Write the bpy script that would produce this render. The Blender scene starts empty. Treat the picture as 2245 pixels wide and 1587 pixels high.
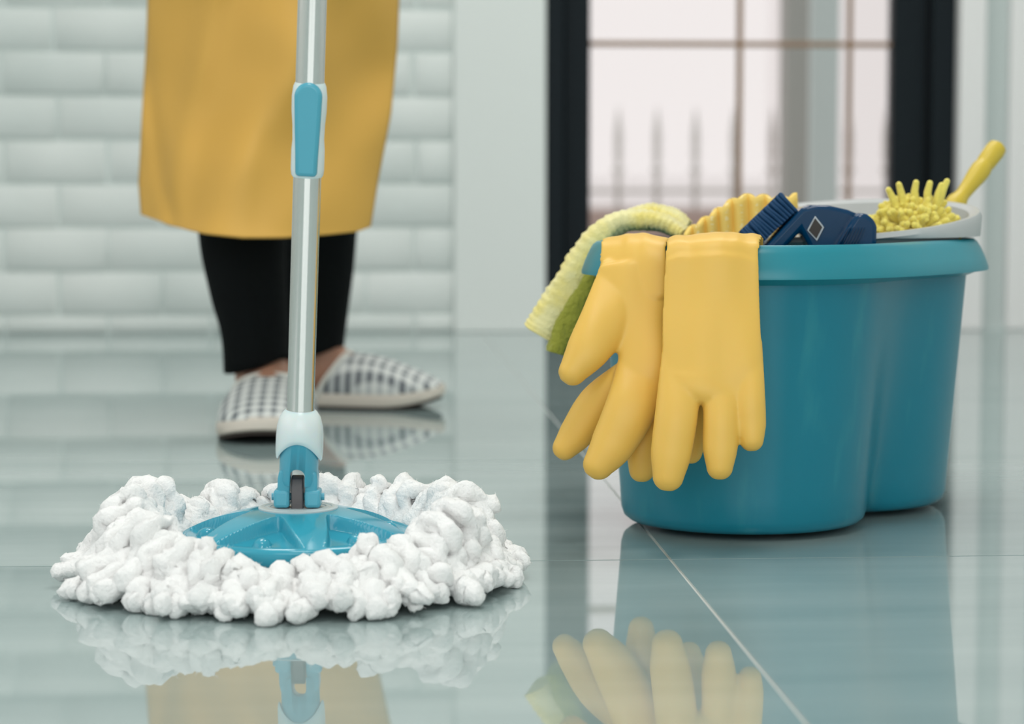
import bpy, bmesh, math, random
from mathutils import Vector, Matrix, noise
random.seed(7)
PI = math.pi
C = bpy.context.scene.collection
scene = bpy.context.scene

# ------------------------------------------------------------------ camera
IMG_W, IMG_H, F = 2245.0, 1587.0, 5000.0         # photograph size and focal length in pixels
CAM_H = 0.275                                     # lens height above the floor
PITCH = math.atan((IMG_H / 2 - 400) / F)          # looking slightly down
YAW = math.radians(3.86)                          # turned a little to the right of the room's axis
cam_d = bpy.data.cameras.new('camera')
cam_d.sensor_width = 36.0
cam_d.lens = 36.0 * F / IMG_W
cam_d.clip_start = 0.05
cam_d.dof.use_dof = True
cam_d.dof.focus_distance = 1.64
cam_d.dof.aperture_fstop = 6.3
cam = bpy.data.objects.new('camera', cam_d)
C.objects.link(cam)
cam.location = (0, 0, CAM_H)
cam.rotation_euler = (PI / 2 - PITCH, 0, -YAW)
scene.camera = cam

# ------------------------------------------------------------------ world and window fill
world = bpy.data.worlds.new('overcast_sky')
scene.world = world
world.use_nodes = True
bg = world.node_tree.nodes['Background']
bg.inputs['Color'].default_value = (1.0, 0.93, 0.915, 1)
bg.inputs['Strength'].default_value = 0.86


def area_light(name, loc, target, sx, sy, power, color):
    d = bpy.data.lights.new(name, 'AREA')
    d.shape = 'RECTANGLE'
    d.size, d.size_y, d.energy, d.color = sx, sy, power, color
    o = bpy.data.objects.new(name, d)
    C.objects.link(o)
    o.location = loc
    o.rotation_euler = (Vector(target) - Vector(loc)).to_track_quat('-Z', 'Y').to_euler()
    return o


# fill lights added at unseen window openings behind the camera and on the left
area_light('added_window_fill', (0.2, -2.55, 1.35), (0.2, 4, 0.9), 3.6, 2.1, 44, (0.93, 1.0, 0.99))
area_light('added_window_fill', (-2.15, 0.9, 1.45), (2, 1.2, 0.4), 2.4, 1.9, 9, (0.93, 1.0, 0.99))

scene.view_settings.view_transform = 'Standard'
scene.view_settings.look = 'None'
scene.view_settings.gamma = 1.0
scene.view_settings.use_curve_mapping = False
scene.view_settings.exposure = 0.0

# ------------------------------------------------------------------ helpers
CY, SY = math.cos(YAW), math.sin(YAW)


def W(p):
    """view-aligned floor coordinates (right, ahead, up) in metres -> room coordinates"""
    x, d, z = p
    return Vector((x * CY + d * SY, -x * SY + d * CY, z))


def L(px, py, d):
    """the point seen at a pixel of the photograph, at distance d ahead -> (right, ahead, up)"""
    u, v = (px - IMG_W / 2) / F, -(py - IMG_H / 2) / F
    h = math.cos(PITCH) + v * math.sin(PITCH)
    k = d / h
    return Vector((u * k, d, CAM_H + (-math.sin(PITCH) + v * math.cos(PITCH)) * k))


def on_wall(px, py, Y):
    """the point seen at a pixel on the plane y = Y of the room"""
    a, b = W(L(px, py, 1.0)), W((0, 0, CAM_H))
    t = Y / (a.y - b.y)
    return b + (a - b) * t


def srgb(r, g, b):
    f = lambda c: (c / 255 / 12.92) if c / 255 <= 0.04045 else ((c / 255 + 0.055) / 1.055) ** 2.4
    return (f(r), f(g), f(b), 1)


def mesh_obj(name, verts, faces, mat=None, parent=None, smooth=True, sharp=40, base=None):
    me = bpy.data.meshes.new(name)
    me.from_pydata([tuple(v) for v in verts], [], faces)
    return link_mesh(name, me, mat, parent, smooth, sharp)


def link_mesh(name, me, mat=None, parent=None, smooth=True, sharp=40):
    bm = bmesh.new(); bm.from_mesh(me)
    bmesh.ops.recalc_face_normals(bm, faces=bm.faces)
    bm.to_mesh(me); bm.free()
    if smooth:
        me.polygons.foreach_set('use_smooth', [True] * len(me.polygons))
        me.set_sharp_from_angle(angle=math.radians(sharp))
    if mat:
        me.materials.append(mat)
    o = bpy.data.objects.new(name, me)
    C.objects.link(o)
    if parent:
        o.parent = parent
    return o


def inst(name, me, parent, matrix):
    o = bpy.data.objects.new(name, me)
    C.objects.link(o)
    o.parent = parent
    o.matrix_local = matrix
    return o


def tag(o, label, cat, group=None):
    o['label'] = label
    o['category'] = cat
    if group:
        o['group'] = group
    return o


def place(o, base):
    o.location = W(base)
    o.rotation_euler = (0, 0, -YAW)
    return o


def thing(name, base, label, cat, group=None):
    """an Empty at the thing's base; its parts are modelled in view-aligned metres relative to it"""
    o = bpy.data.objects.new(name, None)
    o.empty_display_size = 0.05
    C.objects.link(o)
    place(o, base)
    return tag(o, label, cat, group)


def rel(pts, base):
    b = Vector(base)
    return [Vector(p) - b for p in pts]


class MB:
    def __init__(self):
        self.v, self.f = [], []

    def add(self, v, f):
        n = len(self.v)
        self.v += [Vector(p) for p in v]
        self.f += [tuple(i + n for i in q) for q in f]
        return self

    def box(self, a, b):
        (x0, y0, z0), (x1, y1, z1) = a, b
        return self.add([(x0, y0, z0), (x1, y0, z0), (x1, y1, z0), (x0, y1, z0),
                         (x0, y0, z1), (x1, y0, z1), (x1, y1, z1), (x0, y1, z1)],
                        [(0, 3, 2, 1), (4, 5, 6, 7), (0, 1, 5, 4), (1, 2, 6, 5), (2, 3, 7, 6), (3, 0, 4, 7)])

    def rings(self, rings, cap0=True, cap1=True):
        n = len(rings[0])
        v = [p for r in rings for p in r]
        f = []
        for i in range(len(rings) - 1):
            for j in range(n):
                k = (j + 1) % n
                f.append((i * n + j, i * n + k, (i + 1) * n + k, (i + 1) * n + j))
        if cap0:
            f.append(tuple(range(n - 1, -1, -1)))
        if cap1:
            f.append(tuple((len(rings) - 1) * n + j for j in range(n)))
        return self.add(v, f)

    def lathe(self, prof, seg=40, M=None, cap0=True, cap1=True):
        rs = []
        for r, z in prof:
            ring = [Vector((r * math.cos(2 * PI * j / seg), r * math.sin(2 * PI * j / seg), z)) for j in range(seg)]
            rs.append([M @ p for p in ring] if M else ring)
        return self.rings(rs, cap0, cap1)

    def tube(self, pts, wid, thk=None, normal=None, seg=20, cap=True, across=None):
        """an elliptical tube; wid = half width along the path, thk = half thickness along `normal`"""
        pts = [Vector(p) for p in pts]
        thk = thk or wid
        n = len(pts)
        tans = []
        for i in range(n):
            a, b = pts[max(i - 1, 0)], pts[min(i + 1, n - 1)]
            tans.append((b - a).normalized())
        ref = Vector(normal) if normal is not None else None
        rings = []
        prev = None
        for i in range(n):
            t = tans[i]
            if across is not None:
                s = Vector(across)
                s = (s - t * s.dot(t)).normalized()
                rings.append((pts[i], s, s.cross(t), t, wid[i], thk[i]))
                continue
            if ref is not None:
                nn = (ref - t * ref.dot(t)).normalized()
            else:
                if prev is None:
                    prev = Vector((0, 0, 1)) if abs(t.z) < 0.9 else Vector((1, 0, 0))
                nn = (prev - t * prev.dot(t)).normalized()
                prev = nn
            s = t.cross(nn)
            rings.append((pts[i], s, nn, t, wid[i], thk[i]))
        out = []

        def ring(c, s, nn, w, k):
            return [c + s * (w * math.cos(2 * PI * j / seg)) + nn * (k * math.sin(2 * PI * j / seg)) for j in range(seg)]
        if cap:
            c, s, nn, t, w, k = rings[0]
            for q in (0.08, 0.35, 0.62, 0.84):
                g = math.sqrt(1 - (1 - q) ** 2)
                out.append(ring(c - t * (min(w, k * 1.6) * (1 - q)), s, nn, w * g, k * g))
        for c, s, nn, t, w, k in rings:
            out.append(ring(c, s, nn, w, k))
        if cap:
            c, s, nn, t, w, k = rings[-1]
            for q in (0.84, 0.62, 0.35, 0.08):
                g = math.sqrt(1 - (1 - q) ** 2)
                out.append(ring(c + t * (min(w, k * 1.6) * (1 - q)), s, nn, w * g, k * g))
        return self.rings(out)

    def prism(self, poly, thick, M=None):
        """poly = outline points in the xz plane, thick = half depth along y"""
        n = len(poly)
        v = [Vector((p[0], -thick, p[1])) for p in poly] + [Vector((p[0], thick, p[1])) for p in poly]
        if M:
            v = [M @ p for p in v]
        f = [tuple(range(n)), tuple(range(2 * n - 1, n - 1, -1))]
        f += [(i, i + n, (i + 1) % n + n, (i + 1) % n) for i in range(n)]
        return self.add(v, f)

    def build(self, name, mat=None, parent=None, base=None, smooth=True, sharp=40, bevel=0, seg=2):
        v = rel(self.v, base) if base is not None else self.v
        o = mesh_obj(name, v, self.f, mat, parent, smooth, sharp)
        if bevel:
            m = o.modifiers.new('bevel', 'BEVEL')
            m.width, m.segments, m.limit_method, m.angle_limit = bevel, seg, 'ANGLE', math.radians(30)
        return o


def spline(pts, n):
    """Catmull-Rom through tuples of any length"""
    out = []
    m = len(pts) - 1
    for k in range(n):
        t = k / (n - 1) * m
        i = min(int(t), m - 1)
        u = t - i
        p = [pts[max(min(j, m), 0)] for j in (i - 1, i, i + 1, i + 2)]
        out.append(tuple(0.5 * (2 * b + (c - a) * u + (2 * a - 5 * b + 4 * c - d) * u * u + (3 * b - a - 3 * c + d) * u ** 3)
                         for a, b, c, d in zip(*p)))
    return out


def merged(name, mb, voxel, smooth_iter, mat, parent=None, base=None):
    """grow overlapping closed pieces into one continuous skin"""
    v = rel(mb.v, base) if base is not None else mb.v
    me = bpy.data.meshes.new(name + '_source')
    me.from_pydata([tuple(p) for p in v], [], mb.f)
    bm = bmesh.new(); bm.from_mesh(me)
    bmesh.ops.recalc_face_normals(bm, faces=bm.faces)
    bm.to_mesh(me); bm.free()
    o = bpy.data.objects.new(name + '_source', me)
    C.objects.link(o)
    m = o.modifiers.new('remesh', 'REMESH')
    m.mode, m.voxel_size = 'VOXEL', voxel
    s = o.modifiers.new('smooth', 'SMOOTH')
    s.factor, s.iterations = 0.5, smooth_iter
    dg = bpy.context.evaluated_depsgraph_get()
    out = bpy.data.meshes.new_from_object(o.evaluated_get(dg))
    bpy.data.objects.remove(o)
    bpy.data.meshes.remove(me)
    out.name = name
    out.materials.clear()
    return link_mesh(name, out, mat, parent, True, 80)


# ------------------------------------------------------------------ materials
def mat(name, col, rough=0.5, metal=0.0, ior=1.5, **kw):
    m = bpy.data.materials.new(name)
    m.use_nodes = True
    b = m.node_tree.nodes['Principled BSDF']
    b.inputs['Base Color'].default_value = col
    b.inputs['Roughness'].default_value = rough
    b.inputs['Metallic'].default_value = metal
    b.inputs['IOR'].default_value = ior
    for k, v in kw.items():
        b.inputs[k.replace('_', ' ')].default_value = v
    return m


def nodes(m):
    nt = m.node_tree
    return nt.nodes, nt.links, nt.nodes['Principled BSDF']


def noise_bump(m, scale, strength, dist=0.002, detail=4, stretch=None):
    N, K, b = nodes(m)
    tc = N.new('ShaderNodeTexCoord')
    nz = N.new('ShaderNodeTexNoise')
    nz.inputs['Scale'].default_value = scale
    nz.inputs['Detail'].default_value = detail
    src = tc.outputs['Object']
    if stretch:
        mp = N.new('ShaderNodeMapping')
        mp.inputs['Scale'].default_value = stretch
        K.new(src, mp.inputs['Vector'])
        src = mp.outputs['Vector']
    K.new(src, nz.inputs['Vector'])
    bp = N.new('ShaderNodeBump')
    bp.inputs['Strength'].default_value = strength
    bp.inputs['Distance'].default_value = dist
    K.new(nz.outputs['Fac'], bp.inputs['Height'])
    K.new(bp.outputs['Normal'], b.inputs['Normal'])
    return nz


def noise_colour(m, c1, c2, scale, detail=3, stretch=None, lo=0.35, hi=0.65):
    N, K, b = nodes(m)
    tc = N.new('ShaderNodeTexCoord')
    mp = N.new('ShaderNodeMapping')
    mp.inputs['Scale'].default_value = stretch or (1, 1, 1)
    nz = N.new('ShaderNodeTexNoise')
    nz.inputs['Scale'].default_value = scale
    nz.inputs['Detail'].default_value = detail
    r = N.new('ShaderNodeValToRGB')
    r.color_ramp.elements[0].position, r.color_ramp.elements[0].color = lo, c1
    r.color_ramp.elements[1].position, r.color_ramp.elements[1].color = hi, c2
    K.new(tc.outputs['Object'], mp.inputs['Vector'])
    K.new(mp.outputs['Vector'], nz.inputs['Vector'])
    K.new(nz.outputs['Fac'], r.inputs['Fac'])
    K.new(r.outputs['Color'], b.inputs['Base Color'])
    return r


M = {}
M['brick'] = mat('white_painted_brick', srgb(218, 224, 221), 0.6)
noise_colour(M['brick'], srgb(210, 217, 214), srgb(226, 230, 227), 3.0)
noise_bump(M['brick'], 60, 0.25, 0.002)
M['mortar'] = mat('white_mortar', srgb(214, 222, 219), 0.8)
M['plaster'] = mat('white_plaster', srgb(226, 230, 227), 0.55)
M['trim'] = mat('white_trim', srgb(234, 232, 231), 0.4)
M['greywall'] = mat('pale_grey_panel', srgb(196, 205, 203), 0.5)
M['ceiling'] = mat('white_ceiling', srgb(235, 236, 234), 0.8)
M['tile'] = mat('polished_marble_tile', srgb(178, 190, 189), 0.02, ior=2.25)
noise_colour(M['tile'], srgb(142, 161, 161), srgb(163, 179, 178), 2.2, 6, (0.8, 5.0, 1), 0.3, 0.68)
M['grout'] = mat('pale_grout', srgb(205, 208, 205), 0.6)
M['frame'] = mat('dark_door_paint', srgb(20, 28, 33), 0.5, Specular_IOR_Level=0.15)
M['muntin'] = mat('brown_muntin', srgb(150, 120, 96), 0.5)
M['teal'] = mat('teal_plastic', srgb(8, 124, 146), 0.3)
noise_colour(M['teal'], srgb(8, 124, 146), srgb(44, 140, 154), 26, 4, (1.6, 1.6, .35), 0.58, 0.80)
noise_bump(M['teal'], 14, 0.12, 0.003, 1)
M['rim'] = mat('teal_rim_plastic', srgb(30, 136, 152), 0.32)
M['cyan'] = mat('cyan_plastic', srgb(56, 158, 182), 0.14)
M['cyan2'] = mat('cyan_fork_plastic', srgb(84, 170, 192), 0.25)
M['grey'] = mat('grey_basket_plastic', srgb(190, 192, 192), 0.35)
M['ring'] = mat('pale_grey_plastic', srgb(188, 200, 202), 0.3)
M['dark'] = mat('dark_grey_plastic', srgb(84, 80, 82), 0.4)
M['chrome'] = mat('stainless_tube', srgb(232, 231, 228), 0.2, 1.0)
M['collar'] = mat('translucent_white_plastic', srgb(226, 236, 236), 0.25, Subsurface_Weight=0.3, Subsurface_Scale=0.01)
M['fringe'] = mat('white_microfibre', srgb(248, 247, 246), 0.95, Sheen_Weight=0.4)
noise_bump(M['fringe'], 420, 0.55, 0.003, 5)
M['glove'] = mat('yellow_rubber', srgb(236, 190, 88), 0.45, Subsurface_Weight=0.12, Subsurface_Scale=0.006)
M['apron'] = mat('yellow_apron_cloth', srgb(214, 166, 74), 0.6)
M['pants'] = mat('black_trouser_cloth', srgb(14, 17, 18), 0.95, Specular_IOR_Level=0.15)
M['skin'] = mat('skin', srgb(190, 140, 116), 0.5, Subsurface_Weight=0.15, Subsurface_Scale=0.01)
M['sole'] = mat('pale_slipper_sole', srgb(222, 212, 200), 0.8)
M['solebottom'] = mat('dark_slipper_tread', srgb(60, 52, 48), 0.9)
M['piping'] = mat('pale_slipper_piping', srgb(226, 224, 216), 0.9)
M['towel'] = mat('chartreuse_terry', srgb(214, 210, 128), 1.0, Sheen_Weight=0.3)
noise_colour(M['towel'], srgb(234, 218, 124), srgb(240, 232, 172), 40, 3)
noise_bump(M['towel'], 420, 0.6, 0.002, 4)
M['towel_shaded'] = mat('shaded_terry', srgb(156, 158, 58), 1.0, Sheen_Weight=0.2)  # same cloth, the shade of its underside put into the colour
noise_bump(M['towel_shaded'], 260, 0.8, 0.004, 4)
M['blue'] = mat('deep_blue_plastic', srgb(2, 54, 90), 0.15, Specular_IOR_Level=0.35)
M['bristle'] = mat('blue_bristle', srgb(4, 62, 104), 0.6)
M['badge'] = mat('silver_badge_rim', srgb(170, 176, 180), 0.3, 0.6)
M['badge2'] = mat('dark_badge', srgb(40, 30, 22), 0.4)
M['label'] = mat('white_sticker', srgb(225, 230, 232), 0.5)
M['chenille'] = mat('yellow_chenille', srgb(238, 222, 108), 0.9, Sheen_Weight=0.3)
noise_bump(M['chenille'], 500, 0.6, 0.002, 3)
M['handle'] = mat('yellow_handle_plastic', srgb(212, 184, 62), 0.4)
M['steel'] = mat('steel_wire', srgb(170, 172, 172), 0.25, 1.0)
M['fence'] = mat('grey_iron', srgb(206, 206, 202), 0.6)
M['fencewall'] = mat('pinkish_render', srgb(196, 176, 168), 0.9)
M['post'] = mat('grey_porch_post', srgb(184, 188, 184), 0.8)
M['post2'] = mat('pale_blue_panel', srgb(222, 240, 240), 0.6)
M['ground'] = mat('pale_terrace', srgb(196, 186, 180), 0.9)


def make_glass():
    m = bpy.data.materials.new('clear_pane')
    m.use_nodes = True
    N, K = m.node_tree.nodes, m.node_tree.links
    N.clear()
    o = N.new('ShaderNodeOutputMaterial')
    mx = N.new('ShaderNodeMixShader')
    fr = N.new('ShaderNodeFresnel')
    fr.inputs['IOR'].default_value = 1.45
    tr = N.new('ShaderNodeBsdfTransparent')
    tr.inputs['Color'].default_value = (0.97, 0.97, 0.97, 1)
    gl = N.new('ShaderNodeBsdfGlossy')
    gl.inputs['Roughness'].default_value = 0.02
    K.new(fr.outputs['Fac'], mx.inputs['Fac'])
    K.new(tr.outputs['BSDF'], mx.inputs[1])
    K.new(gl.outputs['BSDF'], mx.inputs[2])
    K.new(mx.outputs['Shader'], o.inputs['Surface'])
    return m


M['glass'] = make_glass()


def gingham():
    """woven dark squares on pale cloth, from the part's own coordinates"""
    m = mat('checked_cotton', srgb(220, 222, 218), 0.95)
    N, K, b = nodes(m)
    tc = N.new('ShaderNodeTexCoord')
    sp = N.new('ShaderNodeSeparateXYZ')
    K.new(tc.outputs['Object'], sp.inputs['Vector'])
    bands = []
    for ax, per in (('X', 0.0135), ('Y', 0.0135)):
        mu = N.new('ShaderNodeMath'); mu.operation = 'MULTIPLY'
        mu.inputs[1].default_value = 2 * PI / per
        sn = N.new('ShaderNodeMath'); sn.operation = 'SINE'
        rg = N.new('ShaderNodeMapRange')
        rg.inputs['From Min'].default_value, rg.inputs['From Max'].default_value = 0.0, 0.35
        K.new(sp.outputs[ax], mu.inputs[0])
        K.new(mu.outputs[0], sn.inputs[0])
        K.new(sn.outputs[0], rg.inputs['Value'])
        bands.append(rg.outputs['Result'])
    add = N.new('ShaderNodeMath'); add.operation = 'ADD'
    K.new(bands[0], add.inputs[0]); K.new(bands[1], add.inputs[1])
    half = N.new('ShaderNodeMath'); half.operation = 'MULTIPLY'
    half.inputs[1].default_value = 0.5
    K.new(add.outputs[0], half.inputs[0])
    r = N.new('ShaderNodeValToRGB')
    e = r.color_ramp.elements
    e[0].position, e[0].color = 0.0, srgb(228, 230, 226)
    e[1].position, e[1].color = 1.0, srgb(92, 97, 104)
    k = e.new(0.5); k.color = srgb(192, 196, 196)
    K.new(half.outputs[0], r.inputs['Fac'])
    K.new(r.outputs['Color'], b.inputs['Base Color'])
    return m


M['check'] = gingham()


def sponge_mat():
    """yellow with rows of little pale dashes between the ribs"""
    m = mat('yellow_ribbed_cloth', srgb(246, 208, 108), 0.7)
    N, K, b = nodes(m)
    tc = N.new('ShaderNodeTexCoord')
    sp = N.new('ShaderNodeSeparateXYZ')
    K.new(tc.outputs['Object'], sp.inputs['Vector'])

    def band(sock, per, phase, lo):
        a = N.new('ShaderNodeMath'); a.operation = 'MULTIPLY_ADD'
        a.inputs[1].default_value = 2 * PI / per
        a.inputs[2].default_value = phase
        s = N.new('ShaderNodeMath'); s.operation = 'SINE'
        g = N.new('ShaderNodeMath'); g.operation = 'GREATER_THAN'
        g.inputs[1].default_value = lo
        K.new(sock, a.inputs[0]); K.new(a.outputs[0], s.inputs[0]); K.new(s.outputs[0], g.inputs[0])
        return g.outputs[0]
    x = band(sp.outputs['X'], 0.0125, -PI / 2, 0.72)
    nz = N.new('ShaderNodeTexNoise')
    nz.inputs['Scale'].default_value = 300
    K.new(tc.outputs['Object'], nz.inputs['Vector'])
    gz = N.new('ShaderNodeMath'); gz.operation = 'GREATER_THAN'; gz.inputs[1].default_value = 0.5
    K.new(nz.outputs['Fac'], gz.inputs[0])
    z = band(sp.outputs['Z'], 0.006, 0.0, -0.3)
    m1 = N.new('ShaderNodeMath'); m1.operation = 'MULTIPLY'
    K.new(x, m1.inputs[0]); K.new(z, m1.inputs[1])
    m2 = N.new('ShaderNodeMath'); m2.operation = 'MULTIPLY'
    K.new(m1.outputs[0], m2.inputs[0]); K.new(gz.outputs[0], m2.inputs[1])
    mx = N.new('ShaderNodeMix'); mx.data_type = 'RGBA'
    mx.inputs['A'].default_value = srgb(248, 212, 112)
    mx.inputs['B'].default_value = srgb(250, 226, 160)
    K.new(m2.outputs[0], mx.inputs['Factor'])
    K.new(mx.outputs['Result'], b.inputs['Base Color'])
    return m


M['sponge'] = sponge_mat()

# ------------------------------------------------------------------ the room
YW = 4.20                     # back wall
X0, X1, Y0, CH = -2.2, 2.6, -2.6, 2.7


def struct(name, mb, m, parent=None, **kw):
    o = mb.build(name, m, parent, **kw)
    if parent is None:
        o['kind'] = 'structure'
    return o


# floor: a bed of grout with polished tiles set into it
floor = struct('floor', MB().box((X0 - .1, Y0 - .1, -.06), (X1 + .1, YW + .35, -.0012)), M['grout'], smooth=False)
j1, j2 = W(L(1420, 1170, F * CAM_H / 770)), W(L(1755, 1587, F * CAM_H / 1187))
JX = (j1.x + j2.x) / 2        # the long joint that runs away from the camera
JY = W((0.2, F * CAM_H / 829, 0)).y
TW, TD, GAP = 1.2, 0.6, 0.0024
tb = MB().box((GAP / 2, GAP / 2, -.01), (TW - GAP / 2, TD - GAP / 2, 0))
tile_me = None
nx0, nx1 = math.floor((X0 - JX) / TW), math.ceil((X1 - JX) / TW)
ny0, ny1 = math.floor((Y0 - JY) / TD), math.ceil((YW + .3 - JY) / TD)
for i in range(nx0, nx1):
    for j in range(ny0, ny1):
        ax, ay = JX + i * TW, JY + j * TD
        lx, hx = max(ax + GAP / 2, X0), min(ax + TW - GAP / 2, X1)
        ly, hy = max(ay + GAP / 2, Y0), min(ay + TD - GAP / 2, YW + .3)
        if hx - lx < .02 or hy - ly < .02:
            continue
        MB().box((lx - ax, ly - ay, -.01), (hx - ax, hy - ay, 0)).build('tile', M['tile'], floor, smooth=False).location = (ax, ay, 0)

# openings of the back wall, read off the photograph on the plane of the wall
DXL, DXR = on_wall(1196, 400, YW).x, on_wall(2092, 400, YW).x     # door opening
PXL = on_wall(995, 400, YW).x                                     # left edge of the plain pier
TXR = on_wall(2150, 400, YW).x                                    # right edge of the door's white casing
DH = 2.15

wall = MB()
wall.box((X0, YW, 0), (PXL, YW + .2, CH))
wb = struct('wall_back', wall, M['mortar'], smooth=False)
pier = struct('trim_1', MB().box((PXL, YW - .012, 0), (DXL, YW + .2, CH)), M['plaster'], smooth=False, bevel=.003)
struct('wall_over_door', MB().box((DXL, YW - .012, DH), (DXR, YW + .2, CH)), M['plaster'], smooth=False)
struct('trim_2', MB().box((DXR, YW - .03, 0), (TXR, YW + .2, CH)), M['trim'], smooth=False, bevel=.004)
wr = struct('wall_back_right', MB().box((TXR, YW, 0), (X1, YW + .2, CH)), M['greywall'], smooth=False)
struct('baseboard_back', MB().box((TXR, YW - .012, 0), (X1, YW, .012)), M['greywall'], smooth=False)
PQ = on_wall(2205, 400, YW).x
struct('trim_3', MB().box((PQ, YW - .02, 0), (PQ + .05, YW, CH)), M['trim'], smooth=False, bevel=.004)

# painted bricks: each one proud of the mortar, ends of the courses offset by half
BH, BL, BJ = 0.0795, 0.186, 0.005
bz0 = on_wall(300, 690, YW).z - BH * 1.0
bx0 = on_wall(128, 600, YW).x
upper = MB()
bricks = []


def brick_verts(x0, x1, z0, z1, p):
    e = 0.004
    v = [(x0, YW + .01, z0), (x1, YW + .01, z0), (x1, YW + .01, z1), (x0, YW + .01, z1),
         (x0, YW - p + e, z0), (x1, YW - p + e, z0), (x1, YW - p + e, z1), (x0, YW - p + e, z1),
         (x0 + e, YW - p, z0 + e), (x1 - e, YW - p, z0 + e), (x1 - e, YW - p, z1 - e), (x0 + e, YW - p, z1 - e)]
    f = [(0, 1, 2, 3)]
    for a in (0, 4):
        f += [(a + i, a + (i + 1) % 4, a + 4 + (i + 1) % 4, a + 4 + i) for i in range(4)]
    f.append((11, 10, 9, 8))
    return v, f


row = 0
z = bz0 - BH
while z < CH:
    off = bx0 + (BL / 2 if (row % 2) else 0) + random.uniform(-.006, .006)
    k = math.floor((X0 - off) / BL)
    while off + k * BL < PXL:
        xa, xb = max(off + k * BL + BJ / 2, X0), min(off + (k + 1) * BL - BJ / 2, PXL - .002)
        za, zb = max(z + BJ / 2, 0.001), min(z + BH - BJ / 2, CH)
        if xb - xa > .02 and zb - za > .01:
            p = .0042 + random.uniform(-.0016, .0016)
            jit = lambda: random.uniform(-.0012, .0012)
            v, f = brick_verts(xa + jit(), xb + jit(), za + jit() * .5, zb + jit() * .5, p)
            if z < 0.95 and xa > -1.5:
                MB().add(v, f).build('brick', M['brick'], wb, sharp=60)
            else:
                upper.add(v, f)
        k += 1
    z += BH
    row += 1
ub = upper.build('upper_bricks', M['brick'], wb, sharp=60)
ub['kind'] = 'stuff'

# the rest of the shell
struct('ceiling', MB().box((X0 - .1, Y0 - .1, CH), (X1 + .1, YW + .2, CH + .1)), M['ceiling'], smooth=False)
wl = MB()
wl.box((X0 - .1, Y0, 0), (X0, YW, .45)).box((X0 - .1, Y0, 2.45), (X0, YW, CH))
wl.box((X0 - .1, Y0, .45), (X0, -.4, 2.45)).box((X0 - .1, 2.2, .45), (X0, YW, 2.45))
struct('wall_left', wl, M['plaster'], smooth=False)
struct('wall_right', MB().box((X1, Y0, 0), (X1 + .1, YW, CH)), M['plaster'], smooth=False)
wf = MB()
wf.box((X0, Y0 - .1, 0), (X1, Y0, .3)).box((X0, Y0 - .1, 2.45), (X1, Y0, CH))
wf.box((X0, Y0 - .1, .3), (-1.7, Y0, 2.45)).box((2.1, Y0 - .1, .3), (X1, Y0, 2.45))
wf.box((.12, Y0 - .1, .3), (.28, Y0, 2.45))
struct('wall_front', wf, M['plaster'], smooth=False)

# ceiling fill panels added out of view to brighten wall, bucket and mop
for cx, cy, pw, lab in ((-.25, 2.9, 13, 'added square ceiling fill panel nearest the brick wall, out of view'), (.72, 2.7, 19, 'added square ceiling fill panel over the bucket, out of view'), (.1, .75, 17, 'added square ceiling fill panel nearest the camera, out of view')):
    lamp = bpy.data.objects.new('added_ceiling_fill', None)
    C.objects.link(lamp)
    lamp.location = (cx, cy, CH)
    tag(lamp, lab, 'lamp', 'added ceiling fill panels')
    MB().box((-.4, -.4, -.03), (.4, .4, -.0005)).build('housing', M['trim'], lamp, smooth=False)
    al = area_light('fill_glow', (0, 0, 0), (0, 0, -1), .7, .7, pw, (1.0, .985, .955))
    al.parent = lamp
    al.location = (0, 0, -.035)

# ------------------------------------------------------------------ the glazed door
door = bpy.data.objects.new('door_1', None)
C.objects.link(door)
door['kind'] = 'structure'
door.location = ((DXL + DXR) / 2, YW + .06, 0)
D0 = Vector(door.location)


def dbox(name, a, b, m, parent=None, bevel=.003):
    return MB().box(a, b).build(name, m, parent or door, base=D0, smooth=False, bevel=bevel)


def wx(px):
    return on_wall(px, 400, YW).x


S1, S2 = wx(1240), wx(1297)
S3, S4 = wx(1963), wx(2036)
dbox('jamb', (DXL, YW + .0, 0), (S1 - .003, YW + .14, DH), M['frame'])
dbox('jamb', (S4 + .004, YW + .0, 0), (DXR, YW + .14, DH), M['frame'])
dbox('head_jamb', (DXL, YW, DH - .05), (DXR, YW + .14, DH), M['frame'])
leaf = MB().box((S1, YW + .03, .015), (S2, YW + .08, DH - .055)).build('stile', M['frame'], door, base=D0, smooth=False, bevel=.003)
dbox('stile', (S3, YW + .03, .015), (S4, YW + .08, DH - .055), M['frame'])
KZ = on_wall(1450, 520, YW).z
dbox('bottom_rail', (S2, YW + .03, .015), (S3, YW + .08, KZ), M['frame'])
dbox('top_rail', (S2, YW + .03, DH - .17), (S3, YW + .08, DH - .055), M['frame'])
MZ = on_wall(1632, 93, YW).z
MXa, MXb = wx(1630), wx(1873)
hw = .0048
dbox('muntin', (MXa - hw, YW + .045, KZ), (MXa + hw, YW + .065, DH - .17), M['muntin'], bevel=.002)
dbox('muntin', (MXb - hw * .8, YW + .045, KZ), (MXb + hw * .8, YW + .065, DH - .17), M['muntin'], bevel=.002)
for zz in (MZ, MZ + .6, MZ + 1.15):
    dbox('muntin', (S2, YW + .046, zz - hw), (S3, YW + .064, zz + hw), M['muntin'], bevel=.002)
xs = [S2, MXa, MXb, S3]
zs = [KZ, MZ, MZ + .6, MZ + 1.15, DH - .17]
for i in range(3):
    for j in range(4):
        dbox('pane', (xs[i] + .003, YW + .053, zs[j] + .003), (xs[i + 1] - .003, YW + .057, zs[j + 1] - .003), M['glass'], bevel=0)

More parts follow.
